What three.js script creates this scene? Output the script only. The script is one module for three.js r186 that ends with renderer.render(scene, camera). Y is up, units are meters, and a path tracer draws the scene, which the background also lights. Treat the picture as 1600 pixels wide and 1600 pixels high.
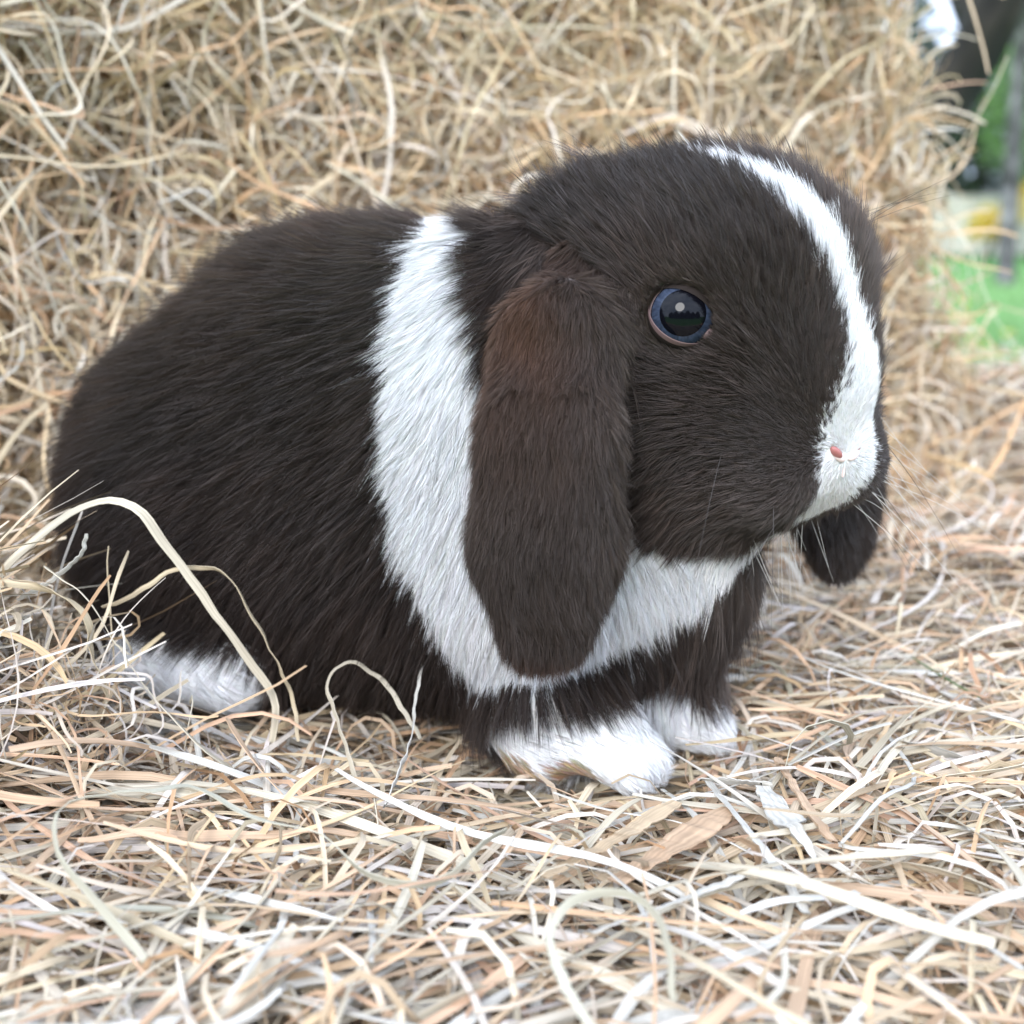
import * as THREE from 'three';
import { ImprovedNoise } from 'three/addons/math/ImprovedNoise.js';
import { mergeGeometries } from 'three/addons/utils/BufferGeometryUtils.js';

// ---------------------------------------------------------------- camera, sky, sun, exposure
const scene = new THREE.Scene();
const camera = new THREE.PerspectiveCamera(46, 1, 0.02, 400);
camera.position.set(0, 0.14, 0.31);
camera.rotation.set(THREE.MathUtils.degToRad(-14), 0, 0);
camera.focus = 0.268;
camera.userData.fStop = 11.5;

const renderer = new THREE.WebGLRenderer({ antialias: true });
renderer.toneMapping = THREE.LinearToneMapping;
renderer.toneMappingExposure = 2.45;
renderer.shadowMap.enabled = true;

const noise = new ImprovedNoise();
const N3 = (x, y, z) => noise.noise(x, y, z);
const fbm = (x, y, z, o = 4) => { let s = 0, a = 0.5; for (let i = 0; i < o; i++) { s += a * N3(x, y, z); x *= 2.03; y *= 2.03; z *= 2.03; a *= 0.5; } return s; };
function rng(seed) { let a = seed >>> 0; return () => { a = (a + 0x6d2b79f5) | 0; let t = Math.imul(a ^ (a >>> 15), 1 | a); t = (t + Math.imul(t ^ (t >>> 7), 61 | t)) ^ t; return ((t ^ (t >>> 14)) >>> 0) / 4294967296; }; }
const clamp = (x, a = 0, b = 1) => Math.min(b, Math.max(a, x));
const sstep = (a, b, x) => { const t = clamp((x - a) / (b - a)); return t * t * (3 - 2 * t); };
const lerp = (a, b, t) => a + (b - a) * t;

{ // an overcast sky with soft, broken cloud
  const W = 512, H = 256, data = new Float32Array(W * H * 4);
  for (let j = 0; j < H; j++) for (let i = 0; i < W; i++) {
    const up = ((j + 0.5) / H - 0.5) * Math.PI, az = ((i + 0.5) / W - 0.5) * 2 * Math.PI;
    const x = Math.cos(up) * Math.cos(az), y = Math.sin(up), z = Math.cos(up) * Math.sin(az);
    const c = fbm(x * 2.2 + 3, y * 4.5, z * 2.2, 5), base = 1.02 + 0.10 * Math.max(0, y), k = Math.max(0.4, base * (1 + 0.55 * c)), blue = clamp(0.5 - 1.2 * c);
    const o = (j * W + i) * 4;
    data[o] = k * (0.90 - 0.12 * blue); data[o + 1] = k * (1.0 - 0.035 * blue); data[o + 2] = k * (1.21 + 0.08 * blue); data[o + 3] = 1;
  }
  const sky = new THREE.DataTexture(data, W, H, THREE.RGBAFormat, THREE.FloatType);
  sky.mapping = THREE.EquirectangularReflectionMapping; sky.magFilter = THREE.LinearFilter; sky.needsUpdate = true;
  scene.background = sky; scene.environment = sky;
}
const sun = new THREE.DirectionalLight(new THREE.Color().setRGB(1, 0.98, 0.945), 1.5);
sun.position.set(-0.7, 1.45, 2.0); sun.target.position.set(0, 0.05, 0);
sun.castShadow = true; sun.shadow.radius = 55; sun.shadow.mapSize.set(2048, 2048);
Object.assign(sun.shadow.camera, { left: -0.7, right: 0.7, top: 0.7, bottom: -0.7, near: 0.1, far: 6 });
scene.add(sun, sun.target);

const used = new Map();
const numbered = (n) => { const k = used.get(n) || 0; used.set(n, k + 1); return k ? `${n}_${String(k).padStart(3, '0')}` : n; };
function tag(o, label, category, group, kind) { if (label) o.userData.label = label; if (category) o.userData.category = category; if (group) o.userData.group = group; if (kind) o.userData.kind = kind; return o; }
function mesh(name, g, m, parent = scene) { const o = new THREE.Mesh(g, m); o.name = parent === scene ? numbered(name) : name; o.castShadow = o.receiveShadow = true; parent.add(o); return o; }
const rgb = (r, g, b) => new THREE.Color().setRGB(r, g, b);

// ---------------------------------------------------------------- the rabbit: a smooth distance field, meshed once
const PSI = 0.95, PHI = -0.06;
const HEAD = [0.0485, 0.1072, 0.018];
const HF = [Math.cos(PSI) * Math.cos(PHI), -Math.sin(PHI), Math.sin(PSI) * Math.cos(PHI)], HN = [-Math.sin(PSI), 0, Math.cos(PSI)];
const HU = [HN[1] * HF[2] - HN[2] * HF[1], HN[2] * HF[0] - HN[0] * HF[2], HN[0] * HF[1] - HN[1] * HF[0]];
const headToWorld = (x, y, z) => [0, 1, 2].map((i) => HEAD[i] + HF[i] * x + HU[i] * y + HN[i] * z);
const worldToHead = (p) => { const d = [p[0] - HEAD[0], p[1] - HEAD[1], p[2] - HEAD[2]]; return [HF, HU, HN].map((a) => a[0] * d[0] + a[1] * d[1] + a[2] * d[2]); };
// ellipsoid with its own axes (rows of A)
const ID = [[1, 0, 0], [0, 1, 0], [0, 0, 1]];
function ell(c, r, A = ID) {
  return (x, y, z) => {
    x -= c[0]; y -= c[1]; z -= c[2];
    const u = A[0][0] * x + A[0][1] * y + A[0][2] * z, v = A[1][0] * x + A[1][1] * y + A[1][2] * z, w = A[2][0] * x + A[2][1] * y + A[2][2] * z;
    const a = u / r[0], b = v / r[1], d = w / r[2], k0 = Math.sqrt(a * a + b * b + d * d), k1 = Math.sqrt((a / r[0]) ** 2 + (b / r[1]) ** 2 + (d / r[2]) ** 2);
    return k1 < 1e-9 ? -Math.min(r[0], r[1], r[2]) : (k0 * (k0 - 1)) / k1;
  };
}
function cap(a, b, ra, rb) {
  const dx = b[0] - a[0], dy = b[1] - a[1], dz = b[2] - a[2], l2 = dx * dx + dy * dy + dz * dz;
  return (x, y, z) => {
    x -= a[0]; y -= a[1]; z -= a[2];
    const t = clamp((x * dx + y * dy + z * dz) / l2), ex = x - dx * t, ey = y - dy * t, ez = z - dz * t;
    return Math.sqrt(ex * ex + ey * ey + ez * ez) - (ra + (rb - ra) * t);
  };
}
// a flat ear: tapered chain of flattened capsules; `w` is the thin direction
function flat(pts, radii, w, thin) {
  const caps = [];
  for (let i = 0; i + 1 < pts.length; i++) caps.push([pts[i], pts[i + 1], radii[i], radii[i + 1]]);
  return (x, y, z) => {
    let best = 1;
    for (const [a, b, ra, rb] of caps) {
      const dx = b[0] - a[0], dy = b[1] - a[1], dz = b[2] - a[2], px = x - a[0], py = y - a[1], pz = z - a[2];
      const t = clamp((px * dx + py * dy + pz * dz) / (dx * dx + dy * dy + dz * dz));
      let ex = px - dx * t, ey = py - dy * t, ez = pz - dz * t;
      const h = ex * w[0] + ey * w[1] + ez * w[2], k = 1 / thin;
      ex -= h * w[0]; ey -= h * w[1]; ez -= h * w[2];
      const q = Math.sqrt(ex * ex + ey * ey + ez * ez + h * h * k * k), r = ra + (rb - ra) * t;
      const d = (q - r) * (Math.abs(h) * k > 0.5 * q ? thin * 1.3 : 0.9);
      best = best === 1 ? d : smin(best, d, 0.008);
    }
    return best;
  };
}
function smin(a, b, k) { const h = Math.max(k - Math.abs(a - b), 0) / k; return Math.min(a, b) - h * h * k * 0.25; }
const HA = [HF, HU, HN], hEll = (x, y, z, r) => ell(headToWorld(x, y, z), r, HA);
const YB = 0.5, BA = [[Math.cos(YB), 0, Math.sin(YB)], [0, 1, 0], [-Math.sin(YB), 0, Math.cos(YB)]];  // the body's axis swings towards the viewer at the front
const bodyParts = [
  ell([-0.081, 0.060, -0.046], [0.048, 0.050, 0.048], BA),
  ell([-0.052, 0.0800, -0.033], [0.046, 0.0535, 0.044], BA),
  ell([-0.022, 0.0845, -0.014], [0.046, 0.0520, 0.042], BA),
  ell([0.002, 0.066, 0.004], [0.036, 0.054, 0.040], BA),
  ell([-0.040, 0.050, -0.020], [0.062, 0.044, 0.042], BA),
  ell([0.030, 0.064, 0.013], [0.0315, 0.040, 0.030], BA),
  ell([-0.080, 0.046, -0.018], [0.042, 0.036, 0.026], BA),   // near haunch
  cap([0.000, 0.100, 0.002], [0.032, 0.106, 0.014], 0.033, 0.031),
  cap([0.006, 0.045, 0.022], [0.010, 0.018, 0.028], 0.019, 0.012),   // near shoulder and forearm
  cap([0.035, 0.045, 0.006], [0.038, 0.018, 0.010], 0.017, 0.0105),  // far forearm
];
const headParts = [
  hEll(-0.004, 0.011, 0, [0.036, 0.0345, 0.0350]),
  hEll(-0.018, 0.0165, 0.013, [0.024, 0.026, 0.021]), hEll(-0.020, 0.0135, -0.015, [0.025, 0.026, 0.021]),   // crown, where the ears root
  hEll(0.012, 0.013, 0, [0.027, 0.025, 0.023]),
  hEll(0.013, 0.019, 0.0195, [0.013, 0.007, 0.008]), hEll(0.013, 0.019, -0.0195, [0.013, 0.007, 0.008]),   // brows
  hEll(-0.001, -0.019, 0.0155, [0.028, 0.0245, 0.0215]), hEll(0.001, -0.015, -0.0145, [0.029, 0.026, 0.024]),   // cheeks
  hEll(0.0265, -0.004, 0, [0.0185, 0.019, 0.0150]),
  hEll(0.0240, -0.0245, 0.0105, [0.0150, 0.0125, 0.0125]), hEll(0.0255, -0.0235, -0.0100, [0.0145, 0.0120, 0.0115]),   // whisker pads
  hEll(0.0300, -0.0190, 0, [0.0090, 0.0095, 0.0085]),
  hEll(0.014, -0.032, 0, [0.014, 0.009, 0.011]),
];
const nearEarW = [-0.30, 0.10, 0.95], farEarW = [0.55, 0.05, 0.80];
for (const w of [nearEarW, farEarW]) { const l = Math.hypot(...w); w.forEach((v, i) => (w[i] = v / l)); }
const nearEar = flat([[0.019, 0.124, 0.032], [0.0110, 0.113, 0.047], [0.0075, 0.092, 0.0565], [0.0072, 0.071, 0.0585], [0.0066, 0.0535, 0.0575]], [0.0090, 0.0120, 0.0142, 0.0152, 0.0110], nearEarW, 0.36);
const farEar = flat([[0.062, 0.124, -0.010], [0.076, 0.104, -0.022], [0.084, 0.085, -0.022], [0.0895, 0.066, -0.019], [0.0915, 0.0525, -0.015]], [0.010, 0.013, 0.0145, 0.0155, 0.0115], farEarW, 0.36);
const pawParts = [
  [cap([0.008, 0.021, 0.0325], [0.024, 0.0155, 0.0380], 0.0125, 0.0090), cap([0.004, 0.019, 0.031], [0.007, 0.013, 0.035], 0.010, 0.0085), cap([0.020, 0.0145, 0.036], [0.0315, 0.0112, 0.0345], 0.0062, 0.0052), cap([0.020, 0.0145, 0.038], [0.0325, 0.0110, 0.0405], 0.0062, 0.0052), cap([0.018, 0.0145, 0.040], [0.0280, 0.0108, 0.0460], 0.0060, 0.0050)],
  [cap([0.0385, 0.017, 0.012], [0.0470, 0.0120, 0.017], 0.0105, 0.0080), cap([0.043, 0.012, 0.014], [0.0530, 0.0090, 0.0150], 0.0060, 0.0050), cap([0.043, 0.012, 0.016], [0.0520, 0.0088, 0.0205], 0.0060, 0.0050)],
  [cap([-0.098, 0.024, 0.000], [-0.074, 0.022, 0.0115], 0.0115, 0.0105)],
  [cap([-0.052, 0.012, -0.060], [-0.022, 0.010, -0.045], 0.0105, 0.0095)],
];
const eyeC = headToWorld(0.0160, 0.0098, 0.0250), eyeF = headToWorld(0.0130, 0.0085, -0.0270), EYE_R = 0.0075;
const group = (parts, k) => (x, y, z) => { let d = parts[0](x, y, z); for (let i = 1; i < parts.length; i++) d = smin(d, parts[i](x, y, z), k); return d; };
const fBody = group(bodyParts, 0.016), fHead = group(headParts, 0.0075), fPaws = pawParts.map((p) => group(p, 0.0028));
function field(x, y, z) {
  let d = smin(fBody(x, y, z), fHead(x, y, z), 0.012);
  for (const f of fPaws) d = smin(d, f(x, y, z), 0.010);
  const fold = 0.0013 * N3(x * 110, y * 16, z * 20); d = smin(d, nearEar(x, y, z) + fold, 0.005); d = smin(d, farEar(x, y, z), 0.004);
  for (const e of [eyeC, eyeF]) { const s = Math.hypot(x - e[0], y - e[1], z - e[2]) - EYE_R * 1.02; const h = Math.max(0.003 - Math.abs(d + s), 0) / 0.003; d = Math.max(d, -s) + h * h * 0.003 * 0.25; }
  return d;
}
const BODY = 0, HEADR = 1, EARN = 2, EARF = 3, PAWN = 4, PAWF = 5, HINDN = 6, HINDF = 7;
function regionOf(x, y, z) {
  const ds = [fBody(x, y, z), fHead(x, y, z), nearEar(x, y, z), farEar(x, y, z), ...fPaws.map((f) => f(x, y, z))];
  let b = 0; for (let i = 1; i < ds.length; i++) if (ds[i] < ds[b]) b = i;
  return b;
}
function surfaceNets(f, lo, hi, cell) {
  const n = [0, 1, 2].map((i) => Math.ceil((hi[i] - lo[i]) / cell) + 1), [nx, ny, nz] = n, v = new Float32Array(nx * ny * nz);
  for (let k = 0, o = 0; k < nz; k++) for (let j = 0; j < ny; j++) for (let i = 0; i < nx; i++, o++) v[o] = f(lo[0] + i * cell, lo[1] + j * cell, lo[2] + k * cell);
  const id = new Int32Array(v.length).fill(-1), pos = [], idx = [], at = (i, j, k) => i + nx * (j + ny * k);
  for (let k = 0; k < nz - 1; k++) for (let j = 0; j < ny - 1; j++) for (let i = 0; i < nx - 1; i++) {
    let mask = 0, sx = 0, sy = 0, sz = 0, c = 0; const q = [];
    for (let m = 0; m < 8; m++) { q[m] = v[at(i + (m & 1), j + ((m >> 1) & 1), k + (m >> 2))]; if (q[m] < 0) mask |= 1 << m; }
    if (mask === 0 || mask === 255) continue;
    for (let a = 0; a < 8; a++) for (const b of [a | 1, a | 2, a | 4]) {
      if (b === a || (q[a] < 0) === (q[b] < 0)) continue;
      const t = q[a] / (q[a] - q[b]);
      sx += (a & 1) + t * ((b & 1) - (a & 1)); sy += ((a >> 1) & 1) + t * (((b >> 1) & 1) - ((a >> 1) & 1)); sz += (a >> 2) + t * ((b >> 2) - (a >> 2)); c++;
    }
    id[at(i, j, k)] = pos.length / 3;
    pos.push(lo[0] + (i + sx / c) * cell, lo[1] + (j + sy / c) * cell, lo[2] + (k + sz / c) * cell);
  }
  const quad = (a, b, c, d, flip) => { if (a < 0 || b < 0 || c < 0 || d < 0) return; flip ? idx.push(a, c, b, a, d, c) : idx.push(a, b, c, a, c, d); };
  for (let k = 1; k < nz - 1; k++) for (let j = 1; j < ny - 1; j++) for (let i = 1; i < nx - 1; i++) {
    const o = v[at(i, j, k)] < 0;
    if (o !== v[at(i + 1, j, k)] < 0) quad(id[at(i, j - 1, k - 1)], id[at(i, j, k - 1)], id[at(i, j, k)], id[at(i, j - 1, k)], !o);
    if (o !== v[at(i, j + 1, k)] < 0) quad(id[at(i - 1, j, k - 1)], id[at(i - 1, j, k)], id[at(i, j, k)], id[at(i, j, k - 1)], !o);
    if (o !== v[at(i, j, k + 1)] < 0) quad(id[at(i - 1, j - 1, k)], id[at(i, j - 1, k)], id[at(i, j, k)], id[at(i - 1, j, k)], !o);
  }
  return { pos, idx };
}
const grad = (x, y, z, e = 0.0006) => { const a = field(x + e, y, z) - field(x - e, y, z), b = field(x, y + e, z) - field(x, y - e, z), c = field(x, y, z + e) - field(x, y, z - e), l = Math.hypot(a, b, c) || 1; return [a / l, b / l, c / l]; };

// coat colours and where they lie (linear base colours)
const DARK = [0.052, 0.0400, 0.0345], WHITE = [0.90, 0.90, 0.905], RUST = [0.105, 0.050, 0.029], CREAM = [0.47, 0.35, 0.215];
const piece = (t, xs, ys) => { if (t <= xs[0]) return ys[0]; for (let i = 1; i < xs.length; i++) if (t <= xs[i]) return lerp(ys[i - 1], ys[i], (t - xs[i - 1]) / (xs[i] - xs[i - 1])); return ys[ys.length - 1]; };
// > 0 white, < 0 dark, in metres from the border
function whiteness(p, region) {
  const [x, y, z] = p;
  if (region === EARN || region === EARF) return -0.02;
  if (region === HEADR) {
    const h = worldToHead(p), ang = Math.atan2(h[1] + 0.004, h[0] + 0.004);   // round the profile, from the nose up over the crown
    const half = h[0] < -0.012 ? -0.01 : piece(ang, [-0.92, -0.74, -0.42, -0.15, 0.12, 0.35, 0.7, 1.15, 1.45, 1.62], [-0.006, 0.0055, 0.0084, 0.0076, 0.0046, 0.0040, 0.0050, 0.0044, 0.0024, -0.003]);
    const off = Math.abs(h[2] + piece(ang, [-0.5, -0.2, 0.12, 0.4, 0.9, 1.4], [0.0012, 0.0008, 0.0002, -0.0012, -0.0042, -0.0060]));
    if (h[1] < -0.031 && h[0] < 0.024) return h[0] < 0.012 ? -0.01 : 0.006 - Math.abs(h[2] + 0.004);
    return half - off;
  }
  if (region === PAWN) return Math.min(0.0345 - y - 0.25 * Math.max(0, 0.012 - x), 0.02);
  if (region === PAWF) return Math.min(0.0265 - y, 0.02);
  if (region === HINDN || region === HINDF) return Math.min(0.036 - y, 0.02);
  if (x > -0.003 && x < 0.045 && y < 0.032 && z > 0.020) return 0.0245 + 0.25 * (x - 0.01) - y;
  // the collar: back border on the flank, lower border across the chest, and front border behind the ear
  const back = x - piece(y, [0.018, 0.032, 0.045, 0.060, 0.080, 0.098, 0.118, 0.134], [-0.004, -0.011, -0.0190, -0.0265, -0.0300, -0.0295, -0.0270, -0.0215]);
  const low = y - piece(x, [-0.02, 0.0, 0.016, 0.032, 0.046, 0.062], [0.027, 0.030, 0.035, 0.043, 0.052, 0.060]);
  const front = y > 0.088 ? piece(y, [0.088, 0.094, 0.104, 0.12, 0.137], [0.02, 0.002, -0.003, -0.006, -0.007]) - x : 0.02;
  return Math.min(back, low, front);
}
const rabbit = new THREE.Group(); rabbit.name = 'rabbit'; scene.add(rabbit);
tag(rabbit, 'young chocolate brown and white lop-eared rabbit sitting on the wood wool', 'rabbit');
const net = surfaceNets(field, [-0.15, -0.008, -0.12], [0.115, 0.166, 0.095], 0.0020);
const skinG = new THREE.BufferGeometry();
{
  const P = new Float32Array(net.pos), Nn = new Float32Array(P.length), C = new Float32Array(P.length);
  for (let i = 0; i < P.length; i += 3) {
    const n = grad(P[i], P[i + 1], P[i + 2]); Nn.set(n, i);
    const p = [P[i], P[i + 1], P[i + 2]], w = whiteness(p, regionOf(...p)) > 0 ? WHITE : DARK; C.set(w, i);
  }
  skinG.setAttribute('position', new THREE.BufferAttribute(P, 3)); skinG.setAttribute('normal', new THREE.BufferAttribute(Nn, 3)); skinG.setAttribute('color', new THREE.BufferAttribute(C, 3));
  skinG.setIndex(net.idx);
}
mesh('body', skinG, new THREE.MeshStandardMaterial({ vertexColors: true, roughness: 0.9 }), rabbit);
console.log('skin verts', net.pos.length / 3);

// eyes
function makeEye(c, n) {
  const eye = new THREE.Group(); eye.name = 'eye'; rabbit.add(eye); eye.position.set(...c);
  eye.quaternion.setFromUnitVectors(new THREE.Vector3(0, 1, 0), new THREE.Vector3(...n).normalize());
  const ring = (a0, a1, r) => new THREE.SphereGeometry(r, 48, 16, 0, Math.PI * 2, a0, a1 - a0);
  const wet = (c, extra = {}) => new THREE.MeshPhysicalMaterial({ color: c, roughness: 0.6, specularIntensity: 0, clearcoat: 0.4, clearcoatRoughness: 0.02, ...extra });
  mesh('pupil', ring(0, 0.72, EYE_R), wet(rgb(0.003, 0.003, 0.005)), eye);
  { // the iris: fine radial fibres
    const g = new THREE.SphereGeometry(EYE_R, 160, 14, 0, Math.PI * 2, 0.72, 0.36), q = g.attributes.position, C = new Float32Array(q.count * 3);
    for (let i = 0; i < q.count; i++) { const a = Math.atan2(q.getZ(i), q.getX(i)), t = (Math.acos(clamp(q.getY(i) / EYE_R, -1, 1)) - 0.72) / 0.36, k = 1 + 0.7 * N3(Math.cos(a) * 14, Math.sin(a) * 14, t * 1.5) + 0.35 * N3(Math.cos(a) * 3, Math.sin(a) * 3, t * 2); C.set([0.034 * k, 0.044 * k, 0.072 * k], i * 3); }
    g.setAttribute('color', new THREE.BufferAttribute(C, 3)); mesh('iris', g, wet(0xffffff, { vertexColors: true }), eye);
  }
  mesh('iris_rim', ring(1.08, 1.16, EYE_R), wet(rgb(0.012, 0.013, 0.022)), eye);
  mesh('eyeball', ring(1.16, Math.PI, EYE_R), wet(rgb(0.3, 0.22, 0.22)), eye);
  // lids: two shells hinged at the corners of the eye, which slants down to the front
  const skinM = new THREE.MeshPhysicalMaterial({ color: rgb(0.026, 0.020, 0.018), roughness: 0.95, specularIntensity: 0.15 }), pinkM = new THREE.MeshPhysicalMaterial({ color: rgb(0.17, 0.11, 0.11), roughness: 0.6, specularIntensity: 0.5 });
  const out = new THREE.Vector3(...n).normalize(), hinge = new THREE.Vector3(...HF).multiplyScalar(0.93).addScaledVector(new THREE.Vector3(...HU), -0.30); hinge.addScaledVector(out, -hinge.dot(out)).normalize();
  const up = new THREE.Vector3().crossVectors(out, hinge).multiplyScalar(Math.sign(new THREE.Vector3().crossVectors(out, hinge).y)), inv = eye.quaternion.clone().invert();
  const lid = (name, e0, e1, r, mat) => {
    const pos = [], idx = [], NU = 36, NV = 12;
    for (let j = 0; j <= NV; j++) for (let i = 0; i <= NU; i++) { const a = (i / NU - 0.5) * Math.PI * 0.98, e = lerp(e0, e1, j / NV), rr = r * (j === 0 ? 0.985 : 1), v = new THREE.Vector3().addScaledVector(hinge, Math.sin(a) * rr).addScaledVector(out, Math.cos(a) * Math.cos(e) * rr).addScaledVector(up, Math.cos(a) * Math.sin(e) * rr).applyQuaternion(inv); pos.push(v.x, v.y, v.z); }
    for (let j = 0; j < NV; j++) for (let i = 0; i < NU; i++) { const a = j * (NU + 1) + i, b = a + NU + 1; idx.push(a, b, a + 1, b, b + 1, a + 1); }
    const g = new THREE.BufferGeometry(); g.setAttribute('position', new THREE.Float32BufferAttribute(pos, 3)); g.setIndex(idx); g.computeVertexNormals(); mesh(name, g, mat, eye);
  };
  lid('upper_eyelid', 0.60, 2.0, EYE_R * 1.05, skinM); lid('lower_eyelid', -0.84, -1.02, EYE_R * 1.035, pinkM); lid('lower_eyelid_skin', -1.00, -2.0, EYE_R * 1.045, skinM);
  { const g = new THREE.SphereGeometry(0.0011, 16, 12).scale(1.2, 0.7, 1.2), o = mesh('eye_corner', g, pinkM, eye), v = hinge.clone().multiplyScalar(Math.sin(1.12)).addScaledVector(out, Math.cos(1.12)).addScaledVector(up, -0.12).multiplyScalar(EYE_R * 1.02).applyQuaternion(inv); o.position.copy(v); }
  return eye;
}
makeEye(eyeC, headToWorld(0.757, 0.14, 0.70).map((v, i) => v - HEAD[i]));
makeEye(eyeF, headToWorld(0.757, 0.14, -0.70).map((v, i) => v - HEAD[i]));
// the nose: two nostril slits over a cleft, pink
{
  const m = new THREE.MeshPhysicalMaterial({ color: rgb(0.74, 0.60, 0.58), roughness: 0.45, clearcoat: 0.3, clearcoatRoughness: 0.3 });
  const dark = new THREE.MeshStandardMaterial({ color: rgb(0.36, 0.13, 0.12), roughness: 0.5 });
  const nose = new THREE.Group(); nose.name = 'nose'; rabbit.add(nose);
  const put = (name, x, y, z, r, roll, mat, parent) => {
    const g = new THREE.SphereGeometry(1, 24, 16); g.scale(...r); g.rotateX(roll);
    const o = mesh(name, g, mat, parent); o.matrixAutoUpdate = false;
    const w = headToWorld(x, y, z); o.matrix.makeBasis(new THREE.Vector3(...HF), new THREE.Vector3(...HU), new THREE.Vector3(...HN)).setPosition(...w); return o;
  };
  const tipX = (y, z) => { let x = 0.06; for (let i = 0; i < 60; i++) { const d = field(...headToWorld(x, y, z)); if (d < 0.0001) break; x -= Math.max(0.0002, d * 0.7); } return x; };
  for (const s of [-1, 1]) {
    put('nose_pad', tipX(-0.0215, s * 0.0022) + 0.0002, -0.0215, s * 0.0022, [0.0007, 0.0009, 0.0018], -s * 0.45, m, nose);
    const nz = s * 0.0036;
    put('nostril', tipX(-0.0202, nz) + (s > 0 ? 0.0003 : -0.0008), -0.0202, nz, [0.0011, 0.0009, 0.0020], -s * 0.7, dark, nose);
  }
  put('nose_cleft', tipX(-0.0245, 0), -0.0245, 0, [0.0006, 0.0018, 0.0003], 0, m, nose);
}

// ---------------------------------------------------------------- the coat
const noseTip = headToWorld(0.039, -0.021, 0);
function comb(p, region, n) {
  const [x, y, z] = p; let d;
  if (region === HEADR) {
    const h = worldToHead(p);
    d = [p[0] - noseTip[0], p[1] - noseTip[1], p[2] - noseTip[2]]; const l = Math.hypot(...d) || 1; d = d.map((v) => v / l);
    const cheek = sstep(0.004, -0.02, h[1]) * sstep(0.035, 0.012, h[0]); d[1] -= 0.9 * cheek;
    if (h[1] > 0.0) d[1] += 0.25 * sstep(0, 0.02, h[1]);
  } else if (region === EARN || region === EARF) d = [0.05, -1, 0.02];
  else if (region === PAWN || region === PAWF) d = [0.8, -0.5, 0.35];
  else if (region === HINDN || region === HINDF) d = [0.8, -0.35, 0.45];
  else {
    const t = clamp((0.125 - y) / 0.1), f = sstep(-0.050, 0.020, x);
    d = [lerp(-1, 0.25, f), lerp(-(0.35 + 1.7 * t), -1, f), lerp(-0.45, 0.15, f)];
  }
  const s = 38, k = 0.34, s2 = region === BODY ? 150 : 210, k2 = 0.30;
  d[0] += k2 * N3(x * s2, y * s2 + 3, z * s2); d[1] += k2 * N3(x * s2 + 17, y * s2, z * s2); d[2] += k2 * N3(x * s2, y * s2, z * s2 + 19);
  d[0] += k * N3(x * s, y * s, z * s); d[1] += k * N3(x * s + 7, y * s, z * s); d[2] += k * N3(x * s, y * s + 9, z * s);
  const q = d[0] * n[0] + d[1] * n[1] + d[2] * n[2]; d = d.map((v, i) => v - q * n[i]);
  const l = Math.hypot(...d); return l < 1e-4 ? null : d.map((v) => v / l);
}
function hairLength(p, region) {
  if (region === HEADR) { const h = worldToHead(p), r = Math.hypot(p[0] - noseTip[0], p[1] - noseTip[1], p[2] - noseTip[2]); return lerp(0.0030, 0.0085, sstep(0.006, 0.05, r)) * (1 + 0.7 * sstep(-0.008, -0.03, h[0])); }
  if (region === EARN || region === EARF) return 0.0065;
  if (region === PAWN || region === PAWF) return 0.0062;
  if (region === HINDN || region === HINDF) return 0.0062;
  return 0.0135;
}
// tufts of a few tapering hairs: y leaves the skin, z follows the lie of the coat, one unit long
function tuft(seed, hairs) {
  const R = rng(seed), pos = [], nor = [], idx = [], SEG = 4;
  for (let h = 0; h < hairs; h++) {
    const x0 = (R() - 0.5) * 1.8, z0 = (R() - 0.5) * 0.22, len = 0.62 + 0.45 * R(), a0 = 0.75 + 0.35 * (R() - 0.5), a1 = 0.02 + 0.45 * R(), yaw = (R() - 0.5) * 0.45, bend = (R() - 0.5) * 0.6, w = 0.075 + 0.05 * R(), tw = (R() - 0.5) * 1.2;
    let x = x0, y = -0.03, z = z0; const base = pos.length / 3;
    for (let i = 0; i <= SEG; i++) {
      const t = i / SEG, a = lerp(a0, a1, Math.sqrt(t)), yw = yaw + bend * t, ww = w * (i === SEG ? 0.12 : 1 - 0.55 * t * t);
      const tx = Math.sin(yw) * Math.cos(a), ty = Math.sin(a), tz = Math.cos(yw) * Math.cos(a);
      const up = [-Math.sin(yw) * Math.sin(a), Math.cos(a), -Math.cos(yw) * Math.sin(a)], sd = [Math.cos(yw), 0, -Math.sin(yw)];
      const c = Math.cos(tw), s = Math.sin(tw), ax = [0, 1, 2].map((k) => sd[k] * c + up[k] * s), nn = [0, 1, 2].map((k) => up[k] * c - sd[k] * s);
      for (const e of [-1, 1]) {
        pos.push(x + ax[0] * e * ww, y + ax[1] * e * ww * 0.1, z + ax[2] * e * ww * 0.1);
        const m = [0, 1, 2].map((k) => nn[k] + ax[k] * e * 0.3), l = Math.hypot(...m); nor.push(m[0] / l, m[1] / l, m[2] / l);
      }
      if (i < SEG) { const b = base + i * 2; idx.push(b, b + 2, b + 1, b + 1, b + 2, b + 3); }
      // the sideways unit is a fixed width, the lengthwise one the hair's length
      x += tx * len / SEG * 4; y += ty * len / SEG; z += tz * len / SEG;
    }
  }
  const g = new THREE.BufferGeometry();
  g.setAttribute('position', new THREE.Float32BufferAttribute(pos, 3)); g.setAttribute('normal', new THREE.Float32BufferAttribute(nor, 3)); g.setIndex(idx); return g;
}
const FUR_PER_M2 = 1.9e6;
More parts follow.
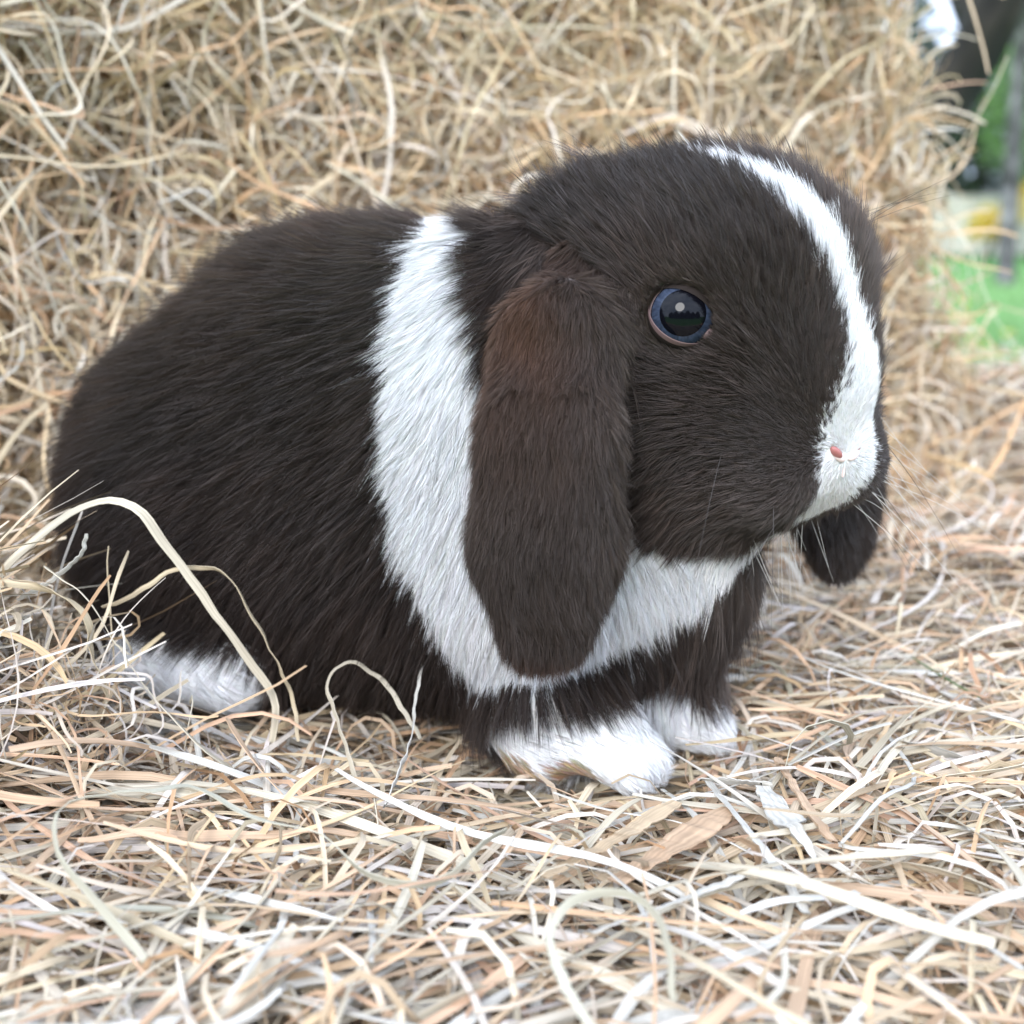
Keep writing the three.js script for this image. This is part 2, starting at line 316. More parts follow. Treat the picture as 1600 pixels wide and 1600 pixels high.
{
  const P = net.pos, I = net.idx, R = rng(11), KINDS = 10, lists = Array.from({ length: KINDS }, () => []);
  let carry = 0; const p = [0, 0, 0];
  for (let f = 0; f < I.length; f += 3) {
    const a = I[f] * 3, b = I[f + 1] * 3, c = I[f + 2] * 3;
    const ux = P[b] - P[a], uy = P[b + 1] - P[a + 1], uz = P[b + 2] - P[a + 2], vx = P[c] - P[a], vy = P[c + 1] - P[a + 1], vz = P[c + 2] - P[a + 2];
    const area = 0.5 * Math.hypot(uy * vz - uz * vy, uz * vx - ux * vz, ux * vy - uy * vx);
    const mx = (P[a] + P[b] + P[c]) / 3, my = (P[a + 1] + P[b + 1] + P[c + 1]) / 3, mz = (P[a + 2] + P[b + 2] + P[c + 2]) / 3;
    const region = regionOf(mx, my, mz), n = grad(mx, my, mz);
    let dens = FUR_PER_M2 * (region === HEADR ? 1.5 : region >= 2 ? 1.35 : 1) * (n[2] < -0.35 ? 0.3 : 1);
    if (region === HEADR) dens *= 1 + 1.6 * sstep(0.03, 0.01, Math.hypot(mx - noseTip[0], my - noseTip[1], mz - noseTip[2]));
    carry += area * dens;
    while (carry > 1) {
      carry--;
      let u = R(), v = R(); if (u + v > 1) { u = 1 - u; v = 1 - v; }
      p[0] = P[a] + ux * u + vx * v; p[1] = P[a + 1] + uy * u + vy * v; p[2] = P[a + 2] + uz * u + vz * v;
      if (p[1] < 0.002) continue;
      const de = Math.min(Math.hypot(p[0] - eyeC[0], p[1] - eyeC[1], p[2] - eyeC[2]), Math.hypot(p[0] - eyeF[0], p[1] - eyeF[1], p[2] - eyeF[2]));
      if (de < EYE_R * 1.02) continue;
      if (region === HEADR) { const h = worldToHead(p); if (h[0] > 0.025 && Math.abs(h[1] + 0.0203) < 0.0012 && Math.abs(h[2] - 0.0036) < 0.0016) continue; if (h[0] > 0.022 && h[1] < -0.021 && h[1] > -0.027 && Math.abs(h[2]) < 0.0004) continue; }
      const d = comb(p, region, n); if (!d) continue;
      let L = hairLength(p, region) * (0.8 + 0.4 * R()); L *= lerp(0.35, 1, sstep(EYE_R * 1.1, EYE_R * 1.9, de));
      let lift = (region === BODY ? 0.62 : region === HEADR ? 0.75 : 0.6) * (0.5 + 1.0 * R() ** 1.5 + 0.5 * fbm(p[0] * 130, p[1] * 130 + 8, p[2] * 130, 2));
      const jit = 0.0020 * fbm(p[0] * 420, p[1] * 420, p[2] * 420, 2) + (R() - 0.5) * (region === HEADR ? 0.0026 : 0.0016);
      const w = whiteness(p, region) + jit;
      { const a = (R() - 0.5) * 0.5, c = Math.cos(a), q = Math.sin(a), e = [n[1] * d[2] - n[2] * d[1], n[2] * d[0] - n[0] * d[2], n[0] * d[1] - n[1] * d[0]]; for (let i = 0; i < 3; i++) d[i] = d[i] * c + e[i] * q; }
      if (w > 0) { if (R() < 0.5 && region !== HEADR) continue; lift *= region === HEADR ? 0.65 : 0.34; L *= 0.9; }
      const tone = (0.88 + 0.24 * R()) * (1 + 0.4 * fbm(p[0] * 55, p[1] * 55, p[2] * 55 + 4, 3));
      let col;
      if (w > 0) {
        col = WHITE.map((q) => q * (0.96 + 0.05 * R()));
        // a soiled patch on the near paw
        if (region === PAWN || region === BODY) { const st = Math.min(Math.hypot(p[0] - 0.012, (p[1] - 0.006) * 0.9, p[2] - 0.0445), Math.hypot(p[0] + 0.0015, p[1] - 0.008, p[2] - 0.039) * 1.2) + 0.003 * fbm(p[0] * 260, p[1] * 260, p[2] * 260, 2); if (st < 0.0075) col = CREAM.map((q) => q * (0.7 + 0.5 * R())); }
      } else {
        let r = 0;
        if (region === EARN) r = clamp(sstep(0.066, 0.122, p[1]) * (0.6 + 1.2 * fbm(p[0] * 70, p[1] * 25, p[2] * 70, 2)) * sstep(0.026, -0.002, p[0]) + 0.12 + 0.5 * sstep(0.050, 0.043, p[1]));
        else r = clamp(0.16 * R() + 0.25 * fbm(p[0] * 30, p[1] * 30, p[2] * 30, 2));
        col = DARK.map((q, i) => lerp(q, RUST[i], r) * tone);
      }
      if (R() < 0.055 && region !== EARN && region !== EARF && L > 0.004) { L *= 1.22; lift *= 1.5; col = col.map((q) => Math.min(0.9, q * 1.35)); }
      lists[(R() * KINDS) | 0].push([...p], n, d, L, lift, 1, col);
    }
  }
  const mat = new THREE.MeshStandardMaterial({ color: 0xffffff, roughness: 0.6 });
  const M = new THREE.Matrix4(), col = new THREE.Color(); let total = 0;
  lists.forEach((l, k) => {
    const cnt = l.length / 7, im = new THREE.InstancedMesh(tuft(100 + k, 10), mat, cnt); im.name = 'fur'; tag(im, null, null, null, 'stuff'); total += cnt;
    for (let i = 0; i < cnt; i++) {
      const [p, n, d, L, lift, s, c] = l.slice(i * 7, i * 7 + 7);
      const x = [n[1] * d[2] - n[2] * d[1], n[2] * d[0] - n[0] * d[2], n[0] * d[1] - n[1] * d[0]], W = 0.00043 * s;
      M.set(x[0] * W, n[0] * L * lift, d[0] * L, p[0], x[1] * W, n[1] * L * lift, d[1] * L, p[1], x[2] * W, n[2] * L * lift, d[2] * L, p[2], 0, 0, 0, 1);
      im.setMatrixAt(i, M); im.setColorAt(i, col.setRGB(...c));
    }
    im.castShadow = im.receiveShadow = true; rabbit.add(im);
  });
  console.log('tufts', total);
}

// whiskers and brow hairs
{
  const R = rng(5), pale = new THREE.MeshStandardMaterial({ color: rgb(0.55, 0.52, 0.48), roughness: 0.4 }), darkM = new THREE.MeshStandardMaterial({ color: rgb(0.05, 0.04, 0.035), roughness: 0.4 });
  const whisker = (from, dir, len, droop, m) => {
    const pts = []; for (let i = 0; i <= 8; i++) { const t = i / 8; pts.push(new THREE.Vector3(from[0] + dir[0] * len * t, from[1] + dir[1] * len * t - droop * t * t, from[2] + dir[2] * len * t)); }
    const curve = new THREE.CatmullRomCurve3(pts), g = new THREE.TubeGeometry(curve, 16, 1, 5, false), q = g.attributes.position, nn = g.attributes.normal;
    for (let i = 0; i <= 16; i++) { const c = curve.getPointAt(i / 16), r = 0.000065 * (1 - 0.85 * (i / 16)) + 0.00001; for (let j = 0; j <= 5; j++) { const o = i * 6 + j; q.setXYZ(o, c.x + nn.getX(o) * r, c.y + nn.getY(o) * r, c.z + nn.getZ(o) * r); } }
    mesh('whisker', g, m, rabbit);
  };
  const toWorldDir = (a, b, c) => { const w = [0, 1, 2].map((i) => HF[i] * a + HU[i] * b + HN[i] * c), l = Math.hypot(...w); return w.map((v) => v / l); };
  const onSkin = (x, y, z) => { let p = headToWorld(x, y, z); for (let i = 0; i < 20; i++) { const d = field(...p), n = grad(...p); p = p.map((v, k) => v - n[k] * d * 0.8); } return p; };
  for (const s of [-1, 1]) for (let i = 0; i < (s > 0 ? 3 : 24); i++) {
    const from = onSkin(0.022 + 0.014 * R(), -0.032 + 0.013 * R(), s * (0.010 + 0.009 * R()));
    whisker(from, toWorldDir(0.1 + 0.5 * R(), -1.2 + 1.0 * R(), s * (0.5 + 0.7 * R())), 0.016 + 0.024 * R(), 0.004 + 0.006 * R(), s < 0 && R() < 0.85 ? pale : darkM);
  }
  for (let i = 0; i < 22; i++) whisker(onSkin(0.008 + 0.018 * R(), -0.038, (R() - 0.6) * 0.024), toWorldDir(0.5 * R(), -1, (R() - 0.6) * 0.9), 0.008 + 0.016 * R(), 0, pale);
  for (const s of [-1, 1]) for (let i = 0; i < 5; i++) whisker(onSkin(0.014 + 0.01 * R(), 0.026, s * 0.02), toWorldDir(0.3 + 0.5 * R(), 0.35 + 0.5 * R(), s), 0.022 + 0.014 * R(), 0.004, darkM);
}

// ---------------------------------------------------------------- the bedding: a wood wool floor and a wood wool bank behind the rabbit
const gauss = (x, z, cx, cz, sx, sz) => Math.exp(-(((x - cx) / sx) ** 2) - ((z - cz) / sz) ** 2);
const floorY = (x, z) => 0.004 + 0.011 * fbm(x * 13 + 5, 1.3, z * 13, 3) + 0.038 * gauss(x, z, -0.158, 0.036, 0.036, 0.045) + 0.004 * gauss(x, z, -0.06, 0.060, 0.05, 0.02)
  + 0.050 * gauss(x, z, 0.29, -0.33, 0.10, 0.10) + 0.012 * gauss(x, z, 0.16, -0.14, 0.08, 0.06) - 0.014 * gauss(x, z, 0.022, 0.042, 0.055, 0.026) - 0.004 * gauss(x, z, -0.085, 0.010, 0.03, 0.015);
const bankPath = new THREE.CatmullRomCurve3([[-0.55, 0.05], [-0.36, -0.035], [-0.24, -0.075], [-0.14, -0.150], [-0.03, -0.205], [0.06, -0.235], [0.150, -0.250], [0.191, -0.275], [0.190, -0.36], [0.18, -0.47]].map(([x, z]) => new THREE.Vector3(x, 0, z)));
const BANK_H = 0.36;
function bankPoint(s, y, out) {
  const c = bankPath.getPointAt(clamp(s)), t = bankPath.getTangentAt(clamp(s)), nx = -t.z, nz = t.x, f = nz > 0 || nx > 0 ? 1 : 1;
  const lump = 0.066 * fbm(s * 15 + 2, y * 15, 0.7, 3) - 0.16 * y + 0.03 * sstep(0.10, 0.0, y);
  return { p: [c.x + nx * f * (lump + out), y, c.z + nz * f * (lump + out)], n: [nx * f, 0.15, nz * f], t: [t.x, 0, t.z] };
}
const WOOD = { cream: [0.76, 0.675, 0.525], white: [0.80, 0.77, 0.70], tan: [0.73, 0.56, 0.38], peach: [0.74, 0.52, 0.35], sage: [0.62, 0.59, 0.47], straw: [0.75, 0.62, 0.425] };
{ // packed wool under the loose strands
  const streak = (() => {
    const S = 512, d = new Uint8Array(S * S * 4), R = rng(77);
    for (let i = 0; i < S * S; i++) { const x = i % S, y = (i / S) | 0, v = fbm(x * 0.03, y * 0.03, 2, 4), w = fbm(x * 0.15 + 9, y * 0.02, 5, 3) + fbm(x * 0.02, y * 0.16, 8, 3); const k = clamp(0.5 + 0.5 * v + 0.8 * w); d.set([200 + 40 * k, 148 + 46 * k, 98 + 44 * k, 255], i * 4); }
    const t = new THREE.DataTexture(d, S, S); t.colorSpace = THREE.SRGBColorSpace; t.wrapS = t.wrapT = THREE.RepeatWrapping; t.magFilter = THREE.LinearFilter; t.needsUpdate = true; return t;
  })();
  const m = new THREE.MeshStandardMaterial({ map: streak, roughness: 0.95 });
  const grid = (nu, nv, fn) => {
    const pos = [], uv = [], idx = [];
    for (let j = 0; j <= nv; j++) for (let i = 0; i <= nu; i++) { const [p, u, v] = fn(i / nu, j / nv); pos.push(...p); uv.push(u, v); }
    for (let j = 0; j < nv; j++) for (let i = 0; i < nu; i++) { const a = j * (nu + 1) + i, b = a + nu + 1; idx.push(a, b, a + 1, b, b + 1, a + 1); }
    const g = new THREE.BufferGeometry(); g.setAttribute('position', new THREE.Float32BufferAttribute(pos, 3)); g.setAttribute('uv', new THREE.Float32BufferAttribute(uv, 2)); g.setIndex(idx); g.computeVertexNormals(); return g;
  };
  const X0 = -0.6, X1 = 0.62, Z0 = -0.62, Z1 = 0.24;
  const floor = mesh('bedding_floor', grid(160, 120, (u, v) => {
    const e = (q) => [clamp((q - 0.04) / 0.92), q < 0.04 || q > 0.96], [a, ea] = e(u), [b, eb] = e(v), x = lerp(X0, X1, a), z = lerp(Z0, Z1, b);
    const y = ea || eb ? (u === 0 || u === 1 || v === 0 || v === 1 ? -0.66 : floorY(x, z) - 0.02) : floorY(x, z) - 0.0105 + 0.008 * fbm(x * 70, 3, z * 70, 3);
    return [[x, y, z], x * 8, z * 8 + y * 3];
  }), m);
  tag(floor, 'packed pale wood wool bedding under the rabbit', null, null, 'structure');
  const bank = mesh('bedding_bank', grid(200, 80, (u, v) => { const y = v * BANK_H - 0.02, b = bankPoint(u, y, -0.012 + 0.014 * fbm(u * 70, v * 22, 4, 3)); return [b.p, u * 7, v * 3]; }), m);
  tag(bank, 'packed wood wool bank rising behind the rabbit', null, null, 'structure');
}
// strands: thin shaved ribbons with real thickness
function ribbon(pts, width, thick, twist, wobble) {   // pts: Vector3[], width(t), twist(t) about the tangent
  const n = pts.length, pos = [], nor = [], uv = [], idx = [], T = new THREE.Vector3(), B = new THREE.Vector3(), U = new THREE.Vector3(0, 1, 0), Nn = new THREE.Vector3();
  const rows = []; let len = 0;
  for (let i = 0; i < n; i++) {
    T.subVectors(pts[Math.min(n - 1, i + 1)], pts[Math.max(0, i - 1)]).normalize(); if (i) len += pts[i].distanceTo(pts[i - 1]);
    U.addScaledVector(T, -U.dot(T)).normalize(); B.crossVectors(T, U);
    const t = i / (n - 1), a = twist(t), c = Math.cos(a), s = Math.sin(a), w = width(t) / 2;
    const b = B.clone().multiplyScalar(c).addScaledVector(U, s); Nn.copy(U).multiplyScalar(c).addScaledVector(B, -s);
    rows.push([pts[i].clone().addScaledVector(b, -w), pts[i].clone().addScaledVector(b, w), Nn.clone(), b, len]);
  }
  const strip = (f, g) => { const base = pos.length / 3; rows.forEach((r, i) => { for (const k of [0, 1]) { const [p, q] = f(r, k); pos.push(p.x, p.y, p.z); nor.push(q.x, q.y, q.z); uv.push(k * 0.12 + g, r[4] * 6); } if (i) { const a = base + (i - 1) * 2; idx.push(a, a + 1, a + 2, a + 1, a + 3, a + 2); } }); };
  const h = thick / 2;
  strip((r, k) => [r[k].clone().addScaledVector(r[2], h), r[2]], 0);
  strip((r, k) => [r[1 - k].clone().addScaledVector(r[2], -h), r[2].clone().negate()], 0.3);
  strip((r, k) => [r[1].clone().addScaledVector(r[2], k ? -h : h), r[3]], 0.5);
  strip((r, k) => [r[0].clone().addScaledVector(r[2], k ? h : -h), r[3].clone().negate()], 0.5);
  const g = new THREE.BufferGeometry(); g.setAttribute('position', new THREE.Float32BufferAttribute(pos, 3)); g.setAttribute('normal', new THREE.Float32BufferAttribute(nor, 3)); g.setAttribute('uv', new THREE.Float32BufferAttribute(uv, 2)); g.setIndex(idx); return g;
}
function makeStrand(seed, kind) {
  const R = rng(seed * 7919 + 13), S = kind === 'fine' ? 14 : kind === 'chip' ? 10 : 24, k = { flat: [0.08, 0.19, 17, 0.0022, 1], curl: [0.06, 0.15, 62, 0.026, 1], fine: [0.03, 0.08, 60, 0.016, 1], chip: [0.018, 0.045, 8, 0.003, 1], broad: [0.06, 0.17, 7, 0.0022, 1] }[kind];
  const len = lerp(k[0], k[1], R()), curv = k[2], ph = [R() * 6, R() * 6, R() * 6, R() * 6], f1 = 0.7 + 1.3 * R(), f2 = 1.8 + 2.5 * R();
  const w0 = { flat: lerp(0.0007, 0.0021, R() ** 1.4), curl: lerp(0.0006, 0.0015, R() ** 1.2), fine: lerp(0.0003, 0.0006, R()), chip: lerp(0.002, 0.0048, R()), broad: lerp(0.0014, 0.0025, R()) }[kind];
  let yaw = 0, pitch = 0; const pts = [], p = new THREE.Vector3();
  const bias = (R() - 0.5) * curv * 1.2, kink = 0.2 + 0.6 * R(), kinkA = R() < 0.4 ? (R() - 0.5) * 1.6 : 0;
  for (let i = 0; i <= S; i++) {
    const t = i / S; pts.push(p.clone());
    yaw += (bias + curv * (Math.sin(ph[0] + f1 * t * 6.28) * 0.8 + Math.sin(ph[1] + f2 * t * 6.28) * 0.7)) * len / S;
    if (i > 0 && (i - 1) / S < kink && t >= kink) yaw += kinkA;
    pitch = k[3] / 0.02 * (kind === 'flat' || kind === 'broad' ? 1.6 : 0.95) * (Math.sin(ph[2] + f2 * t * 5) * 0.6 + Math.sin(ph[3] + f1 * t * 7) * 0.5);
    p.add(new THREE.Vector3(Math.cos(yaw) * Math.cos(pitch), Math.sin(pitch), Math.sin(yaw) * Math.cos(pitch)).multiplyScalar(len / S));
  }
  const c = new THREE.Box3().setFromPoints(pts).getCenter(new THREE.Vector3()); pts.forEach((q) => q.sub(c));
  const tw0 = (R() - 0.5) * (kind === 'curl' || kind === 'fine' ? 2.6 : 0.8), tw1 = (R() - 0.5) * (kind === 'flat' ? 2.2 : kind === 'broad' ? 1.6 : 5), ragged = R() * 20;
  const g = ribbon(pts, (t) => w0 * (0.75 + 0.25 * Math.sin(Math.PI * t)) * (1 + 0.5 * N3(t * 9 + ragged, seed, 0) + 0.18 * N3(t * 31 + ragged, seed, 4)) * (kind === 'chip' ? 0.35 + 0.65 * sstep(0, 0.25, t) * sstep(1, 0.6, t) + 0.25 * N3(t * 20, seed, 3) : Math.min(1, 0.72 + 5 * Math.min(t, 1 - t))), kind === 'fine' ? 0.00012 : 0.0002, (t) => tw0 + tw1 * t * 0.5 + 0.35 * Math.sin(ph[1] + t * 9));
  const rows = (S + 1) * 2;   // the upper face alone, for the mass of strands
  return { g, pts, kind, rows, S };
}
const grainMap = (() => { // faint lengthwise fibres
  const W = 128, H = 256, d = new Uint8Array(W * H * 4);
  for (let i = 0; i < W * H; i++) { const x = i % W, y = (i / W) | 0, v = clamp(0.80 + 0.30 * fbm(x * 0.55, y * 0.02, 1, 3) + 0.16 * fbm(x * 0.06, y * 0.03, 6, 3)); d.set([255 * v, 255 * v * (0.985 + 0.015 * v), 255 * v * (0.95 + 0.05 * v), 255], i * 4); }
  const t = new THREE.DataTexture(d, W, H); t.colorSpace = THREE.SRGBColorSpace; t.wrapS = t.wrapT = THREE.RepeatWrapping; t.magFilter = THREE.LinearFilter; t.needsUpdate = true; return t;
})();
const strandMat = (c, extra = {}) => new THREE.MeshPhysicalMaterial({ ...extra, color: c, map: grainMap, roughness: 0.65, specularIntensity: 0.6, });
const kinds = { flat: [], curl: [], fine: [], chip: [], broad: [] };
for (let i = 0; i < 22; i++) kinds.broad.push(makeStrand(400 + i, 'broad'));
for (let i = 0; i < 26; i++) kinds.flat.push(makeStrand(i, 'flat'));
for (let i = 0; i < 22; i++) kinds.curl.push(makeStrand(100 + i, 'curl'));
for (let i = 0; i < 10; i++) kinds.fine.push(makeStrand(200 + i, 'fine'));
for (let i = 0; i < 7; i++) kinds.chip.push(makeStrand(300 + i, 'chip'));
const heap = { floor: [], bank: [] };
const SR = rng(4242), pick = (a) => a[(SR() * a.length) | 0];
const tone = (wts) => { let r = SR() * wts.reduce((s, w) => s + w[1], 0); for (const [n, w] of wts) { r -= w; if (r <= 0) return n; } return wts[0][0]; };
const M4 = new THREE.Matrix4(), Q = new THREE.Quaternion(), V = new THREE.Vector3(), UPV = new THREE.Vector3(0, 1, 0);
function clear(s, m, gap) { for (let i = 0; i < s.pts.length; i += 3) { V.copy(s.pts[i]).applyMatrix4(m); if (V.x > -0.16 && V.x < 0.12 && V.y < 0.17 && V.z > -0.13 && V.z < 0.1 && field(V.x, V.y, V.z) < gap) return false; } return true; }
const floorTones = [['cream', 4], ['white', 4.4], ['tan', 2.4], ['peach', 2.4], ['sage', 0.5], ['straw', 0.8]], bankTones = [['cream', 4.6], ['white', 3.6], ['tan', 2.0], ['peach', 1.4], ['straw', 1.6]];
function floorMatrix(x, z, lift, spread, tilt) {
  const e = 0.02, nx = (floorY(x - e, z) - floorY(x + e, z)) / (2 * e), nz = (floorY(x, z - e) - floorY(x, z + e)) / (2 * e);
  const up = new THREE.Vector3(nx + (SR() - 0.5) * tilt, 1, nz + (SR() - 0.5) * tilt).normalize();
  const yaw = SR() < 0.7 ? (SR() + SR() + SR() - 1.5) * spread + (SR() < 0.5 ? Math.PI : 0) : SR() * Math.PI * 2;
  Q.setFromUnitVectors(UPV, up).multiply(new THREE.Quaternion().setFromAxisAngle(UPV, yaw));
  const k = 0.8 + 0.5 * SR();
  return new THREE.Matrix4().compose(new THREE.Vector3(x, floorY(x, z) + lift, z), Q, new THREE.Vector3(k, k, k));
}
const jitter = (c, warm = [1.09, 1.015, 0.965]) => { const k = 0.86 + 0.24 * SR(); return [c[0] * k * warm[0], c[1] * k * (0.98 + 0.04 * SR()) * warm[1], c[2] * k * (0.93 + 0.14 * SR()) * warm[2]]; };
const NFLOOR = 30000, NBANK = 22000;
for (let i = 0; i < NFLOOR; i++) {
  const near = SR() < 0.72, far = !near && SR() < 0.45, x = far ? lerp(0.10, 0.48, SR()) : near ? (SR() - 0.5) * 0.46 : lerp(-0.5, 0.58, SR()), z = far ? lerp(-0.5, -0.1, SR()) : near ? lerp(-0.16, 0.215, SR()) : lerp(-0.58, 0.2, SR());
  const r = SR(), s = pick(r < 0.07 && z > -0.05 ? kinds.broad : r < 0.60 ? kinds.flat : r < 0.82 ? kinds.curl : r < 0.975 ? kinds.fine : kinds.chip), d = SR();
  const m = floorMatrix(x, z, -0.011 + 0.015 * d, 0.85, 0.24);
  if (!clear(s, m, 0.0012)) continue;
  heap.floor.push([s, m, jitter(WOOD[tone(floorTones)])]);
}
for (let i = 0; i < NBANK; i++) {
  const s0 = lerp(0.08, 0.93, SR()), y = -0.01 + 0.37 * SR(), out = -0.012 + 0.032 * SR() ** 1.4, b = bankPoint(s0, y, out);
  const r = SR(), s = pick(r < 0.16 ? kinds.flat : r < 0.82 ? kinds.curl : r < 0.985 ? kinds.fine : kinds.chip);
  const n = new THREE.Vector3(...b.n).add(new THREE.Vector3(SR() - 0.5, SR() - 0.5, SR() - 0.5).multiplyScalar(s.kind === 'flat' ? 0.5 : 0.9)).normalize();
  Q.setFromUnitVectors(UPV, n).multiply(new THREE.Quaternion().setFromAxisAngle(UPV, SR() * 6.283));
  const k = 0.85 + 0.5 * SR(), m = new THREE.Matrix4().compose(new THREE.Vector3(...b.p), Q, new THREE.Vector3(k, k, k));
  if (!clear(s, m, 0.003)) continue;
  heap.bank.push([s, m, jitter(WOOD[tone(bankTones)], [1.21, 1.11, 0.985])]);
}
// a loose tangle heaped up against the rump
for (let i = 0; i < 520; i++) {
  const a = SR() * 6.283, r = Math.sqrt(SR()), x = -0.132 + 0.040 * r * Math.cos(a), z = 0.046 + 0.026 * r * Math.sin(a), y = lerp(0.0, 0.056 * (1 - 0.55 * r) + 0.002, SR());
  const s = pick(SR() < 0.8 ? kinds.curl : kinds.flat); Q.set(SR() - 0.5, SR() - 0.5, SR() - 0.5, SR() - 0.5).normalize();
  const k = 0.45 + 0.3 * SR(), m = new THREE.Matrix4().compose(new THREE.Vector3(x, y, z), Q, new THREE.Vector3(k, k, k)); m.scale(new THREE.Vector3(1, 1, 1));
  if (clear(s, m, 0.006)) heap.floor.push([s, m, jitter(WOOD[tone(floorTones)])]);
}
function heapMesh(list) {
  let nv = 0, ni = 0; for (const [s] of list) { nv += s.rows; ni += s.S * 6; }
  const P = new Float32Array(nv * 3), Nn = new Float32Array(nv * 3), C = new Float32Array(nv * 3), T = new Float32Array(nv * 2), I = new Uint32Array(ni), n3 = new THREE.Matrix3(); let v = 0, q = 0;
  for (const [s, m, c] of list) {
    const a = s.g.attributes, e = m.elements, sc = Math.hypot(e[0], e[1], e[2]), sh = SR();
    for (let i = 0; i < s.S; i++) { const b = v + i * 2; I[q++] = b; I[q++] = b + 1; I[q++] = b + 2; I[q++] = b + 1; I[q++] = b + 3; I[q++] = b + 2; }
    for (let i = 0; i < s.rows; i++, v++) {
      const x = a.position.getX(i), y = a.position.getY(i), z = a.position.getZ(i), nx = a.normal.getX(i), ny = a.normal.getY(i), nz = a.normal.getZ(i);
      for (let k = 0; k < 3; k++) { P[v * 3 + k] = e[k] * x + e[4 + k] * y + e[8 + k] * z + e[12 + k]; Nn[v * 3 + k] = (e[k] * nx + e[4 + k] * ny + e[8 + k] * nz) / sc; C[v * 3 + k] = c[k]; }
      T[v * 2] = a.uv.getX(i) + sh; T[v * 2 + 1] = a.uv.getY(i) + sh * 7;
    }
  }
  const g = new THREE.BufferGeometry(); g.setAttribute('position', new THREE.BufferAttribute(P, 3)); g.setAttribute('normal', new THREE.BufferAttribute(Nn, 3)); g.setAttribute('color', new THREE.BufferAttribute(C, 3)); g.setAttribute('uv', new THREE.BufferAttribute(T, 2)); g.setIndex(new THREE.BufferAttribute(I, 1)); return g;
}
{
  const mat = strandMat(0xffffff, { vertexColors: true });
  tag(mesh('floor_wood_wool', heapMesh(heap.floor), mat), 'loose pale wood wool strands covering the floor around the rabbit', 'wood wool', null, 'stuff');
  tag(mesh('bank_wood_wool', heapMesh(heap.bank), mat), 'tangled wood wool strands covering the bank behind the rabbit', 'wood wool', null, 'stuff');
  console.log('strands', heap.floor.length, heap.bank.length);
}

// single strands lying on top, each its own thing
const toneMats = Object.fromEntries(Object.entries(WOOD).map(([k, c]) => [k, [0.92, 1.0, 1.07].map((f) => strandMat(rgb(c[0] * f, c[1] * f, c[2] * f)))]));
const toneWord = { cream: 'cream', white: 'whitish', tan: 'tan', peach: 'peach brown', sage: 'greyish green', straw: 'straw yellow' };
const kindWord = { flat: 'long flat', curl: 'curly', chip: 'short wide', broad: 'broad flat' };
function addStrand(s, m, t, where, group) {
  const o = mesh('wood_wool_strand', s.g, pick(toneMats[t])); o.matrixAutoUpdate = false; o.matrix.copy(m); o.matrix.decompose(o.position, o.quaternion, o.scale);
  return tag(o, `${kindWord[s.kind]} ${toneWord[t]} wood wool strand ${where}`, 'wood strand', group);
}
{
  let n = 0;
  const inView = (x, z) => Math.abs(x) < 0.45 * (0.31 - z);
  while (n < 190) {
    const x = (SR() - 0.5) * 0.36, z = lerp(-0.03, 0.185, SR()); if (!inView(x, z)) continue;
    const s = pick(SR() < 0.42 ? kinds.broad : SR() < 0.6 ? kinds.flat : SR() < 0.6 ? kinds.curl : kinds.chip), m = floorMatrix(x, z, 0.0035 + 0.006 * SR(), 0.85, 0.35);
    if (!clear(s, m, 0.004) || (x > -0.02 && x < 0.07 && z > 0.0 && z < 0.062)) continue;
    const side = z > 0.045 ? 'lying in front of the rabbit' : x > 0.05 ? 'beside the white front paws' : 'beside the rabbit’s flank';
    addStrand(s, m, tone(floorTones), side, `wood wool strands ${side.replace('’s', '')}`); n++;
  }
  for (n = 0; n < 55;) {
    const s0 = lerp(0.28, 0.84, SR()), b = bankPoint(s0, lerp(0.06, 0.24, SR()), 0.018 + 0.010 * SR()), s = pick(kinds.curl);
    const nn = new THREE.Vector3(...b.n).add(new THREE.Vector3(SR() - 0.5, SR() - 0.5, SR() - 0.5).multiplyScalar(0.9)).normalize();
    Q.setFromUnitVectors(UPV, nn).multiply(new THREE.Quaternion().setFromAxisAngle(UPV, SR() * 6.283));
    const m = new THREE.Matrix4().compose(new THREE.Vector3(...b.p), Q, new THREE.Vector3(1, 1, 1)); if (!clear(s, m, 0.006)) continue;
    addStrand(s, m, tone([['cream', 3], ['white', 4], ['tan', 1]]), 'standing out of the bank behind the rabbit', 'wood wool strands on the bank'); n++;
  }
}
{ // pale loops fringing the end of the bank
  for (let n = 0; n < 26; n++) {
    const b = bankPoint(lerp(0.755, 0.86, SR()), lerp(0.05, 0.24, SR()), 0.012 + 0.014 * SR()), s = pick(kinds.curl);
    Q.set(SR() - 0.5, SR() - 0.5, SR() - 0.5, SR() - 0.5).normalize(); const k = 0.75 + 0.3 * SR();
    addStrand(s, new THREE.Matrix4().compose(new THREE.Vector3(...b.p), Q, new THREE.Vector3(k, k, k)), tone([['cream', 2], ['white', 5]]), 'fringing the end of the bank by the leaning trunk', 'wood wool loops at the end of the bank');
  }
}
{ // strands standing up along the far edge, against the lawn
  for (let n = 0; n < 34;) {
    const x = lerp(0.18, 0.36, SR()), z = lerp(-0.42, -0.20, SR()), s = pick(SR() < 0.6 ? kinds.broad : SR() < 0.4 ? kinds.flat : kinds.curl);
    Q.setFromEuler(new THREE.Euler((SR() - 0.5) * 0.8, SR() * 6.283, (SR() - 0.5) * 1.5));
    const m = new THREE.Matrix4().compose(new THREE.Vector3(x, floorY(x, z) + 0.004 + 0.022 * SR(), z), Q, new THREE.Vector3(1.1, 1.1, 1.1));
    addStrand(s, m, tone([['cream', 3], ['white', 5], ['tan', 1]]), 'sticking up at the edge before the lawn', 'wood wool strands before the lawn'); n++;
  }
}
